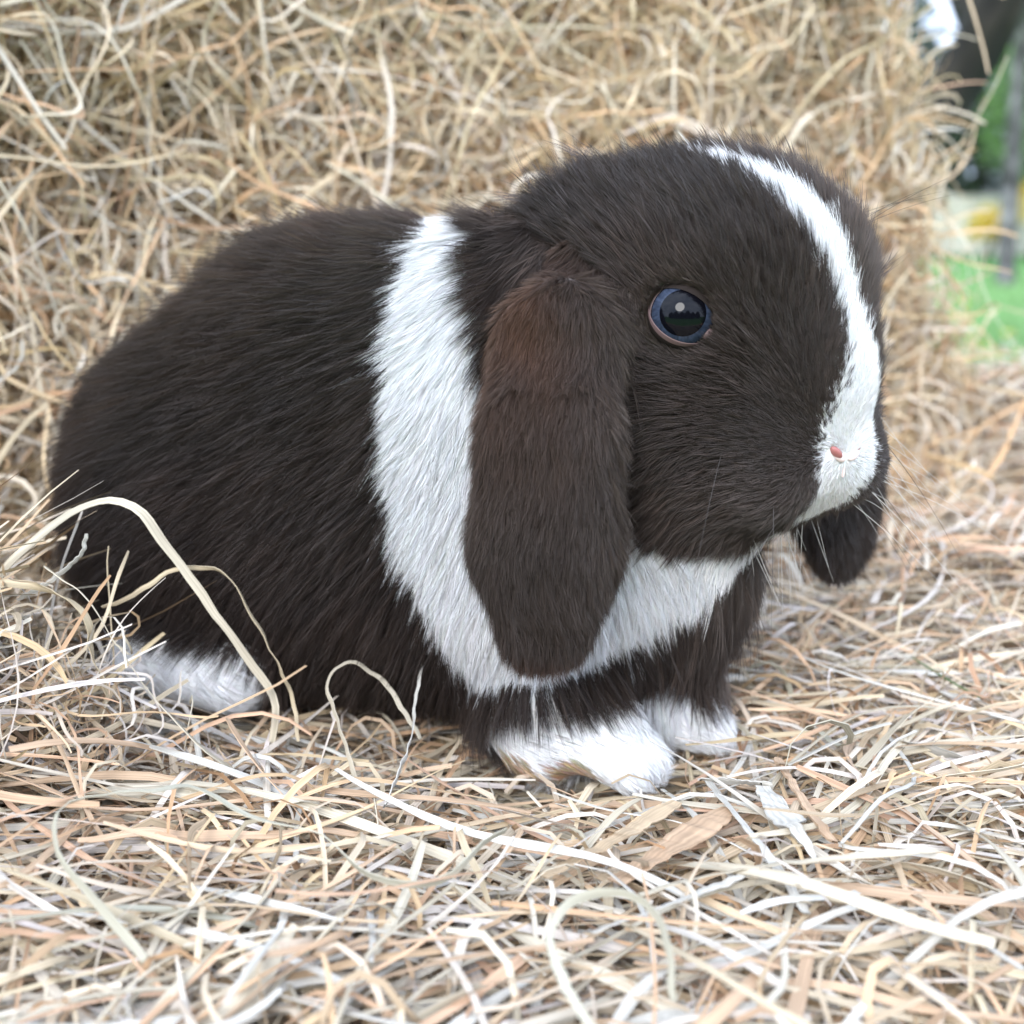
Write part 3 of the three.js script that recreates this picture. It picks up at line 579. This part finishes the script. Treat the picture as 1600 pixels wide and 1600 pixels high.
function special(pts, w, t, label, twist = (q) => 0, thick = 0.00022, shape) {
  const up = pts[0][2] > 0.045 && pts[0][1] < 0.03 ? 0.003 : 0, c = new THREE.CatmullRomCurve3(pts.map((p) => new THREE.Vector3(p[0], p[1] + up, p[2])), false, 'centripetal'), P = c.getSpacedPoints(46), sd = pts[0][0] * 999, o0 = P[0].clone(); P.forEach((p) => p.sub(o0));
  for (let i = 0; i < P.length; i++) { P[i].x += 0.0006 * N3(i * 0.35, sd, 1); P[i].y += 0.0006 * N3(i * 0.35, sd, 5); }
  const g = ribbon(P, (q) => w * (shape ? shape(q) : (0.85 + 0.3 * N3(q * 8, sd, 2)) * Math.min(1, 0.7 + 8 * Math.min(q, 1 - q))), thick, twist);
  const o = mesh('wood_wool_strand', g, toneMats[t][1]); o.position.copy(o0); return tag(o, label, 'wood strand');
}
const wav = (a, b, f = 6) => (q) => a + b * Math.sin(q * f);
special([[-0.126, 0.046, 0.028], [-0.1241, 0.0542, 0.030], [-0.1122, 0.0654, 0.030], [-0.0993, 0.0726, 0.030], [-0.0902, 0.0718, 0.031], [-0.0832, 0.0622, 0.031], [-0.0748, 0.0493, 0.031], [-0.0661, 0.0361, 0.032], [-0.0588, 0.0243, 0.033], [-0.0580, 0.021, 0.034], [-0.0612, 0.006, 0.034]], 0.0024, 'cream', 'long cream strand arching high over the rabbit’s haunch', wav(1.1, 0.5, 5));
special([[-0.1018, 0.0444, 0.025], [-0.0936, 0.0477, 0.0255], [-0.0836, 0.0543, 0.026], [-0.0788, 0.0551, 0.0265], [-0.071, 0.0543, 0.027], [-0.0637, 0.0427, 0.028], [-0.0579, 0.0308, 0.029], [-0.0545, 0.022, 0.03], [-0.053, 0.012, 0.033]], 0.0013, 'straw', 'thin kinked strand crossing under the high arching one', wav(0.9, 0.9, 8));
special([[-0.108, 0.060, 0.042], [-0.0956, 0.0543, 0.050], [-0.0905, 0.0451, 0.051], [-0.0772, 0.0262, 0.053], [-0.0631, 0.0143, 0.055], [-0.0499, 0.0090, 0.058]], 0.0025, 'cream', 'broad pale strand slanting down past the white hind foot', wav(0.6, 0.3, 4));
special([[-0.130, 0.050, 0.040], [-0.118, 0.056, 0.042], [-0.106, 0.054, 0.043], [-0.099, 0.049, 0.044], [-0.098, 0.040, 0.045], [-0.094, 0.030, 0.047]], 0.0022, 'straw', 'twisted yellowish strand looping over the mound by the rump', wav(0.9, 1.2, 7));
special([[-0.118, 0.050, 0.036], [-0.108, 0.056, 0.036], [-0.1015, 0.062, 0.036], [-0.100, 0.0665, 0.036]], 0.0012, 'white', 'short pale splinter rising in front of the dark rump', wav(1.0, 0.4));
special([[-0.0272, 0.014, 0.0759], [-0.0236, 0.018, 0.0539], [-0.0232, 0.022, 0.040], [-0.0222, 0.030, 0.034], [-0.0215, 0.0375, 0.031]], 0.0016, 'white', 'pale strand standing upright against the dark belly', wav(1.2, 0.3));
special([[-0.036, 0.010, 0.055], [-0.0412, 0.018, 0.0433], [-0.0450, 0.0255, 0.034], [-0.041, 0.029, 0.030], [-0.0325, 0.025, 0.031], [-0.022, 0.014, 0.042]], 0.0016, 'cream', 'cream strand curved into a small hoop below the flank', wav(1.0, 0.5));
special([[0.0556, 0.013, 0.0649], [0.0564, 0.0145, 0.0777], [0.0588, 0.014, 0.0882], [0.0603, 0.012, 0.0955]], 0.0058, 'white', 'wide torn white shaving lying near the brown splinter', wav(0.1, 0.2), 0.00025, (q) => (q < 0.62 ? 0.55 + 0.6 * sstep(0, 0.25, q) + 0.12 * N3(q * 30, 1, 1) : 0.5 * sstep(1.15, 0.62, q)));
special([[0.0628, 0.012, 0.0483], [0.0628, 0.0135, 0.0713], [0.0654, 0.0125, 0.0885]], 0.0024, 'peach', 'brown wooden splinter lying beside the torn white shaving', wav(0.2, 0.1), 0.0005);
special([[0.042, 0.0125, 0.0603], [0.0502, 0.0135, 0.0634], [0.0578, 0.0135, 0.0649]], 0.0022, 'white', 'short pale strip at the top end of the torn shaving', wav(0.2, 0.4));
special([[0.0440, 0.0125, 0.0610], [0.0488, 0.0135, 0.0857], [0.0515, 0.013, 0.0979], [0.0542, 0.012, 0.1131]], 0.0022, 'white', 'straight pale strip crossing the long bowed one', wav(0.1, 0.3));
special([[0.0240, 0.0125, 0.1075], [0.0317, 0.0135, 0.1051], [0.0445, 0.0145, 0.1018], [0.0612, 0.0150, 0.0991], [0.0759, 0.0145, 0.096], [0.0853, 0.013, 0.0924]], 0.0022, 'cream', 'long bowed cream strip lying across the peach shavings', wav(0.2, 0.3));
special([[0.0140, 0.012, 0.1190], [0.0222, 0.0125, 0.1151], [0.0361, 0.0135, 0.1079], [0.050, 0.0135, 0.099]], 0.0021, 'white', 'slanting whitish strip ending at the long bowed one', wav(0.3, 0.3));
special([[0.026, 0.014, 0.141], [0.0255, 0.020, 0.136], [0.0239, 0.0225, 0.1292], [0.0188, 0.0235, 0.125], [0.011, 0.0225, 0.1254], [0.0065, 0.020, 0.1301], [0.0082, 0.017, 0.1397], [0.0119, 0.015, 0.1477], [0.0185, 0.013, 0.1560]], 0.0019, 'sage', 'greyish green strand bent into an open loop', wav(0.9, 0.6));
special([[-0.0621, 0.014, 0.1301], [-0.0731, 0.020, 0.1215], [-0.083, 0.025, 0.1120], [-0.0845, 0.0285, 0.104], [-0.0757, 0.0285, 0.0976], [-0.069, 0.0275, 0.095], [-0.0644, 0.025, 0.088], [-0.0502, 0.022, 0.0959], [-0.0372, 0.020, 0.0984], [-0.0257, 0.0175, 0.1100], [-0.013, 0.017, 0.1101], [-0.0049, 0.020, 0.1008], [-0.0012, 0.020, 0.0971]], 0.0020, 'sage', 'very long winding grey-green strand trailing over the shavings', wav(0.8, 0.6, 9));
special([[0.020, 0.0105, 0.100], [0.034, 0.0125, 0.088], [0.047, 0.0120, 0.073]], 0.0075, 'peach', 'wide peach brown shaving half buried under the pale strips', wav(0.15, 0.2), 0.0003, (q) => 0.6 + 0.5 * Math.sin(Math.PI * q) + 0.1 * N3(q * 24, 3, 1));
special([[0.006, 0.0105, 0.098], [0.022, 0.0125, 0.086], [0.036, 0.0120, 0.070]], 0.0042, 'tan', 'tan shaving lying alongside the wide peach brown one', wav(0.2, 0.2), 0.0003);
{ // one blade of grass dropped on the bedding
  const P = new THREE.CatmullRomCurve3([[0.1148, 0.016, -0.015], [0.1187, 0.0155, -0.0021], [0.1235, 0.0155, 0.0134]].map((p) => new THREE.Vector3(...p))).getSpacedPoints(20), o0 = P[0].clone(); P.forEach((p) => p.sub(o0));
  const o = mesh('grass_blade', ribbon(P, (q) => 0.0015 * (0.25 + 0.75 * Math.sin(Math.PI * clamp(q * 0.8 + 0.12))), 0.00025, () => 0.3), new THREE.MeshStandardMaterial({ color: rgb(0.06, 0.10, 0.02), roughness: 0.6 }));
  o.position.copy(o0); tag(o, 'single green blade of grass lying on the wood wool', 'grass blade');
}

// ---------------------------------------------------------------- the garden beyond
const LAWN = -0.65;
{
  const S = 512, d = new Uint8Array(S * S * 4);
  for (let i = 0; i < S * S; i++) { const x = i % S, y = (i / S) | 0, w = (f, o) => { const u = x / S * 6.2832, v = y / S * 6.2832; return fbm(f * Math.cos(u) + o, f * Math.sin(u) + f * Math.cos(v), f * Math.sin(v) + o, 4); }, a = w(1.2, 3), b = w(14, 8); d.set([88 + 50 * a + 46 * b, 140 + 46 * a + 52 * b, 66 + 30 * a + 30 * b, 255], i * 4); }
  const t = new THREE.DataTexture(d, S, S); t.colorSpace = THREE.SRGBColorSpace; t.wrapS = t.wrapT = THREE.RepeatWrapping; t.magFilter = THREE.LinearFilter; t.needsUpdate = true;
  const g = new THREE.PlaneGeometry(240, 240, 1, 1).rotateX(-Math.PI / 2); const uv = g.attributes.uv; for (let i = 0; i < uv.count; i++) uv.setXY(i, uv.getX(i) * 120, uv.getY(i) * 120);
  const lawn = mesh('lawn', g, new THREE.MeshStandardMaterial({ map: t, roughness: 0.95 })); lawn.position.y = LAWN; tag(lawn, 'green lawn beyond the bedding', null, null, 'structure');
}
const GR = rng(909);
{ // grass blades on the stretch of lawn in view
  const g = new THREE.BufferGeometry(), pos = [], idx = [], R = rng(8);
  for (let b = 0; b < 7; b++) { const a = R() * 6.28, x = (R() - 0.5) * 0.10, z = (R() - 0.5) * 0.10, l = 0.05 + 0.05 * R(), k = pos.length / 3, lx = Math.cos(a) * 0.03, lz = Math.sin(a) * 0.03, wx = -Math.sin(a) * 0.003, wz = Math.cos(a) * 0.003; pos.push(x - wx, 0, z - wz, x + wx, 0, z + wz, x + lx * 0.4 - wx, l * 0.6, z + lz * 0.4 - wz, x + lx * 0.4 + wx, l * 0.6, z + lz * 0.4 + wz, x + lx, l, z + lz); idx.push(k, k + 1, k + 2, k + 1, k + 3, k + 2, k + 2, k + 3, k + 4); }
  g.setAttribute('position', new THREE.Float32BufferAttribute(pos, 3)); g.setIndex(idx); g.computeVertexNormals();
  const n = 26000, im = new THREE.InstancedMesh(g, new THREE.MeshStandardMaterial({ color: 0xffffff, roughness: 0.7 }), n), col = new THREE.Color();
  for (let i = 0; i < n; i++) { const z = -3.2 - 12 * GR() ** 1.6, x = -z * lerp(0.24, 0.58, GR()), s = 0.7 + 0.7 * GR(); M4.compose(V.set(x, LAWN, z), Q.setFromAxisAngle(UPV, GR() * 6.28), new THREE.Vector3(s, s, s)); im.setMatrixAt(i, M4); const k = 0.75 + 0.5 * GR(); im.setColorAt(i, col.setRGB(0.19 * k, 0.36 * k, 0.13 * k)); }
  im.name = 'grass'; im.castShadow = im.receiveShadow = true; scene.add(im); tag(im, 'short grass growing on the lawn', 'grass', null, 'stuff');
}
{ // dandelions in the lawn
  const head = new THREE.SphereGeometry(1, 14, 8).scale(0.028, 0.014, 0.028), stem = new THREE.CylinderGeometry(0.0025, 0.003, 0.085, 6).translate(0, 0.0425, 0);
  const ym = new THREE.MeshStandardMaterial({ color: rgb(0.75, 0.55, 0.03), roughness: 0.8 }), gm = new THREE.MeshStandardMaterial({ color: rgb(0.12, 0.18, 0.05), roughness: 0.8 });
  const petals = (() => { const l = [head]; for (let i = 0; i < 16; i++) { const a = i / 16 * 6.283, q = new THREE.SphereGeometry(1, 6, 4).scale(0.012, 0.003, 0.004).translate(0.028, 0.002, 0).rotateZ(0.1).rotateY(a); l.push(q); } return mergeGeometries(l); })();
  for (const [x, z] of [[2.616, -6.56], [2.771, -7.31], [2.124, -5.32], [2.95, -6.9], [3.05, -8.3], [2.35, -5.0], [3.6, -9.4], [2.5, -6.1]]) {
    const f = new THREE.Group(); f.name = numbered('dandelion'); f.position.set(x, LAWN, z); f.rotation.y = GR() * 6; scene.add(f); tag(f, 'yellow dandelion flowering in the lawn', 'dandelion', 'dandelions in the lawn');
    mesh('stem', stem, gm, f); mesh('flower_head', petals, ym, f).position.y = 0.085;
  }
}
const barkMat = (c) => { const S = 128, d = new Uint8Array(S * S * 4); for (let i = 0; i < S * S; i++) { const x = i % S, y = (i / S) | 0, v = clamp(0.6 + 0.9 * fbm(x * 0.22, y * 0.05, c[0] * 90, 4)); d.set([255 * v, 255 * v, 255 * v, 255], i * 4); } const t = new THREE.DataTexture(d, S, S); t.colorSpace = THREE.SRGBColorSpace; t.wrapS = t.wrapT = THREE.RepeatWrapping; t.magFilter = THREE.LinearFilter; t.needsUpdate = true; return new THREE.MeshStandardMaterial({ color: rgb(...c), map: t, bumpMap: t, bumpScale: 0.02, roughness: 0.95 }); };
function limb(pts, r0, r1, seg = 16) {
  const c = new THREE.CatmullRomCurve3(pts.map((p) => new THREE.Vector3(...p))), n = 28, g = new THREE.TubeGeometry(c, n, 1, seg, false), q = g.attributes.position, nn = g.attributes.normal;
  for (let i = 0; i <= n; i++) { const p = c.getPointAt(i / n); for (let j = 0; j <= seg; j++) { const o = i * (seg + 1) + j, r = lerp(r0, r1, i / n) * (1 + 0.16 * N3(i * 0.5, Math.cos(j / seg * 6.283) * 1.5, Math.sin(j / seg * 6.283) * 1.5 + r0 * 9)); q.setXYZ(o, p.x + nn.getX(o) * r, p.y + nn.getY(o) * r, p.z + nn.getZ(o) * r); } }
  g.computeVertexNormals(); return g;
}
const leafG = (() => { const s = new THREE.Shape(); s.moveTo(0, -0.5); s.quadraticCurveTo(0.32, -0.1, 0, 0.5); s.quadraticCurveTo(-0.32, -0.1, 0, -0.5); const g = new THREE.ShapeGeometry(s, 3); g.deleteAttribute('uv'); const q = g.attributes.position; for (let i = 0; i < q.count; i++) q.setZ(i, 0.35 * Math.abs(q.getX(i)) - 0.12 * q.getY(i) ** 2); g.computeVertexNormals(); return g; })();
function crown(parent, blobs, n, size, colour, seed) {
  const R = rng(seed), im = new THREE.InstancedMesh(leafG, new THREE.MeshPhysicalMaterial({ color: 0xffffff, roughness: 0.65, transmission: 0.35, thickness: 0 }), n), col = new THREE.Color(), vol = blobs.map((b) => b[3] ** 2), sum = vol.reduce((a, b) => a + b, 0);
  for (let i = 0; i < n; i++) {
    let r = R() * sum, k = 0; while (r > vol[k] && k < blobs.length - 1) r -= vol[k++];
    const b = blobs[k], u = R() * 2 - 1, a = R() * 6.283, w = Math.sqrt(1 - u * u), rad = b[3] * (0.55 + 0.5 * R()) * (1 + 0.5 * fbm(Math.cos(a) * w * 2 + k, u * 2, Math.sin(a) * w * 2, 3)), s = size * (0.6 + 0.8 * R());
    M4.compose(V.set(b[0] + Math.cos(a) * w * rad, b[1] + u * rad * (b[4] || 1), b[2] + Math.sin(a) * w * rad), Q.set(R() - 0.5, R() - 0.5, R() - 0.5, R() - 0.5).normalize(), new THREE.Vector3(s, s, s));
    im.setMatrixAt(i, M4); const t = 0.7 + 0.6 * R(); im.setColorAt(i, col.setRGB(colour[0] * t, colour[1] * t, colour[2] * t));
  }
  im.name = 'crown'; im.userData.kind = 'stuff'; im.castShadow = im.receiveShadow = true; parent.add(im);
}
function tree(name, label, pos, bark, limbs, blobs, n, size, colour, seed, group, category = 'tree') {
  const t = new THREE.Group(); t.name = numbered(name); t.position.set(...pos); scene.add(t); tag(t, label, category, group);
  limbs.forEach(([pts, r0, r1], i) => mesh(i ? 'limb' : 'trunk', limb(pts, r0, r1), bark, t));
  if (n) crown(t, blobs, n, size, colour, seed); return t;
}
const darkBark = barkMat([0.036, 0.030, 0.022]), greyBark = barkMat([0.34, 0.33, 0.33]);
// the leaning tree: its trunk crosses the corner of the picture
tree('leaning_tree', 'dark mossy leaning tree trunk behind the bank', [0.12, LAWN, -2.2], darkBark, [
  [[[0, 0, 0], [0.30, 0.42, 0], [0.53, 0.74, 0], [0.66, 0.90, 0], [0.735, 1.0, 0], [0.80, 1.13, 0.02], [0.86, 1.32, 0.03], [0.90, 1.7, 0.05], [1.0, 2.4, 0.1]], 0.062, 0.046],
  [[[0.90, 1.7, 0.05], [1.15, 2.1, 0.3], [1.5, 2.5, 0.5]], 0.05, 0.02], [[[0.80, 1.13, 0.02], [0.72, 1.5, -0.3], [0.62, 2.0, -0.5]], 0.045, 0.02],
], [[1.0, 3.0, 0.1, 0.8], [1.5, 2.9, 0.6, 0.6], [0.5, 2.8, -0.5, 0.6]], 2600, 0.09, [0.07, 0.12, 0.03], 21);
tree('slender_tree', 'slim grey tree trunk standing on the lawn', [4.95, LAWN, -12], greyBark, [[[[0, 0, 0], [-0.03, 0.9, 0], [-0.06, 2.0, 0], [-0.12, 4.2, 0.1]], 0.095, 0.06], [[[-0.06, 2.2, 0], [0.4, 2.9, 0.2], [0.9, 3.4, 0.3]], 0.05, 0.02]],
  [[-0.1, 4.6, 0, 1.3], [0.9, 3.6, 0.3, 0.9], [-0.8, 3.9, 0.2, 0.9], [0.35, 2.7, 0.3, 0.55]], 6500, 0.12, [0.13, 0.24, 0.05], 22);
const hedge = (x, z, h, w, c, seed, n = 5200) => tree('evergreen_tree', 'dark green evergreen tree beyond the garden fence', [x, LAWN, z], darkBark, [[[[0, 0, 0], [0.1, h * 0.4, 0], [0, h * 0.85, 0]], 0.16, 0.04]], [[0, h * 0.22, 0, w * 0.95], [0.1, h * 0.45, 0, w * 0.85], [-0.1, h * 0.66, 0, w * 0.62], [0, h * 0.85, 0, w * 0.36]], n, 0.26, c, seed, 'evergreens beyond the fence');
hedge(7.0, -23, 5.2, 1.7, [0.028, 0.055, 0.022], 31); hedge(9.0, -24, 4.4, 1.8, [0.032, 0.06, 0.028], 32); hedge(11.2, -24, 5.0, 1.9, [0.034, 0.065, 0.026], 33); hedge(4.6, -24, 4.6, 1.8, [0.03, 0.058, 0.022], 34); hedge(13.8, -25, 5.6, 2.0, [0.03, 0.06, 0.024], 35);
tree('broadleaf_tree', 'bright green leafy tree beside the evergreens', [8.2, LAWN, -19], darkBark, [[[[0, 0, 0], [0.1, 1.2, 0], [0, 2.6, 0]], 0.13, 0.06]], [[0, 2.6, 0, 1.0], [0.8, 2.2, 0.2, 0.8], [-0.5, 1.9, 0.2, 0.6], [0.3, 3.5, 0, 0.8]], 5200, 0.16, [0.12, 0.24, 0.05], 41);
const yellow = (x, z, h, seed, label) => tree('flowering_shrub', label, [x, LAWN, z], darkBark, [[[[0, 0, 0], [0.04, h * 0.4, 0], [0, h * 0.7, 0]], 0.03, 0.012], [[[0, 0.05, 0], [0.15, h * 0.5, 0], [0.25, h * 0.7, 0]], 0.02, 0.01]], [[0, h * 0.6, 0, h * 0.24], [0.16, h * 0.55, 0, h * 0.18], [-0.15, h * 0.55, 0.05, h * 0.18]], 1500, 0.06, [0.72, 0.52, 0.03], seed, null, 'shrub');
yellow(6.65, -17, 1.05, 51, 'low yellow flowering shrub left of the slim trunk'.replace('left of', 'beside')); yellow(7.55, -17.5, 1.6, 52, 'taller yellow flowering shrub in front of the fence');
{ // pale board fence at the end of the lawn
  const fence = new THREE.Group(); fence.name = 'garden_fence'; fence.position.set(2, LAWN, -20.5); scene.add(fence); tag(fence, 'pale board fence at the far end of the lawn', 'fence');
  const board = new THREE.BoxGeometry(0.145, 0.95, 0.025), post = new THREE.BoxGeometry(0.1, 1.08, 0.1), rail = new THREE.BoxGeometry(14, 0.09, 0.04), m = [0.9, 1, 1.1].map((k) => new THREE.MeshStandardMaterial({ color: rgb(0.50 * k, 0.46 * k, 0.40 * k), roughness: 0.85 }));
  for (let i = 0; i < 92; i++) mesh('board', board, m[(GR() * 3) | 0], fence).position.set(0.08 + i * 0.152, 0.56 + 0.01 * GR(), 0.035);
  for (let i = 0; i < 8; i++) mesh('post', post, m[0], fence).position.set(i * 2, 0.54, -0.075);
  for (const y of [0.25, 0.85]) mesh('rail', rail, m[1], fence).position.set(7, y, 0);
}
// the garden behind the photographer: tall trees, mirrored in the rabbit's eye
for (const [x, z, h, w, seed] of [[-8.8, 8.5, 3.6, 2.0, 61], [-5.6, 9.6, 4.2, 2.2, 62], [-2.0, 10.2, 3.6, 2.1, 63], [1.4, 9.8, 4.3, 2.2, 64], [4.8, 10.2, 3.7, 2.0, 65], [8.0, 8.6, 4.0, 2.0, 66]])
  tree('garden_tree', 'tall leafy garden tree facing the bedding bank', [x, LAWN, z], darkBark, [[[[0, 0, 0], [0.1, h * 0.4, 0], [0, h * 0.8, 0]], 0.2, 0.06]], [[0, h * 0.26, 0, w * 0.8], [0.9, h * 0.40, 0.2, w * 0.8], [-1.0, h * 0.42, 0, w * 0.75], [0, h * 0.62, 0, w * 0.75], [0.3, h * 0.84, 0, w * 0.45]], 5200, 0.34, [0.045, 0.085, 0.028], seed, 'trees facing the bank');
renderer.render(scene, camera);
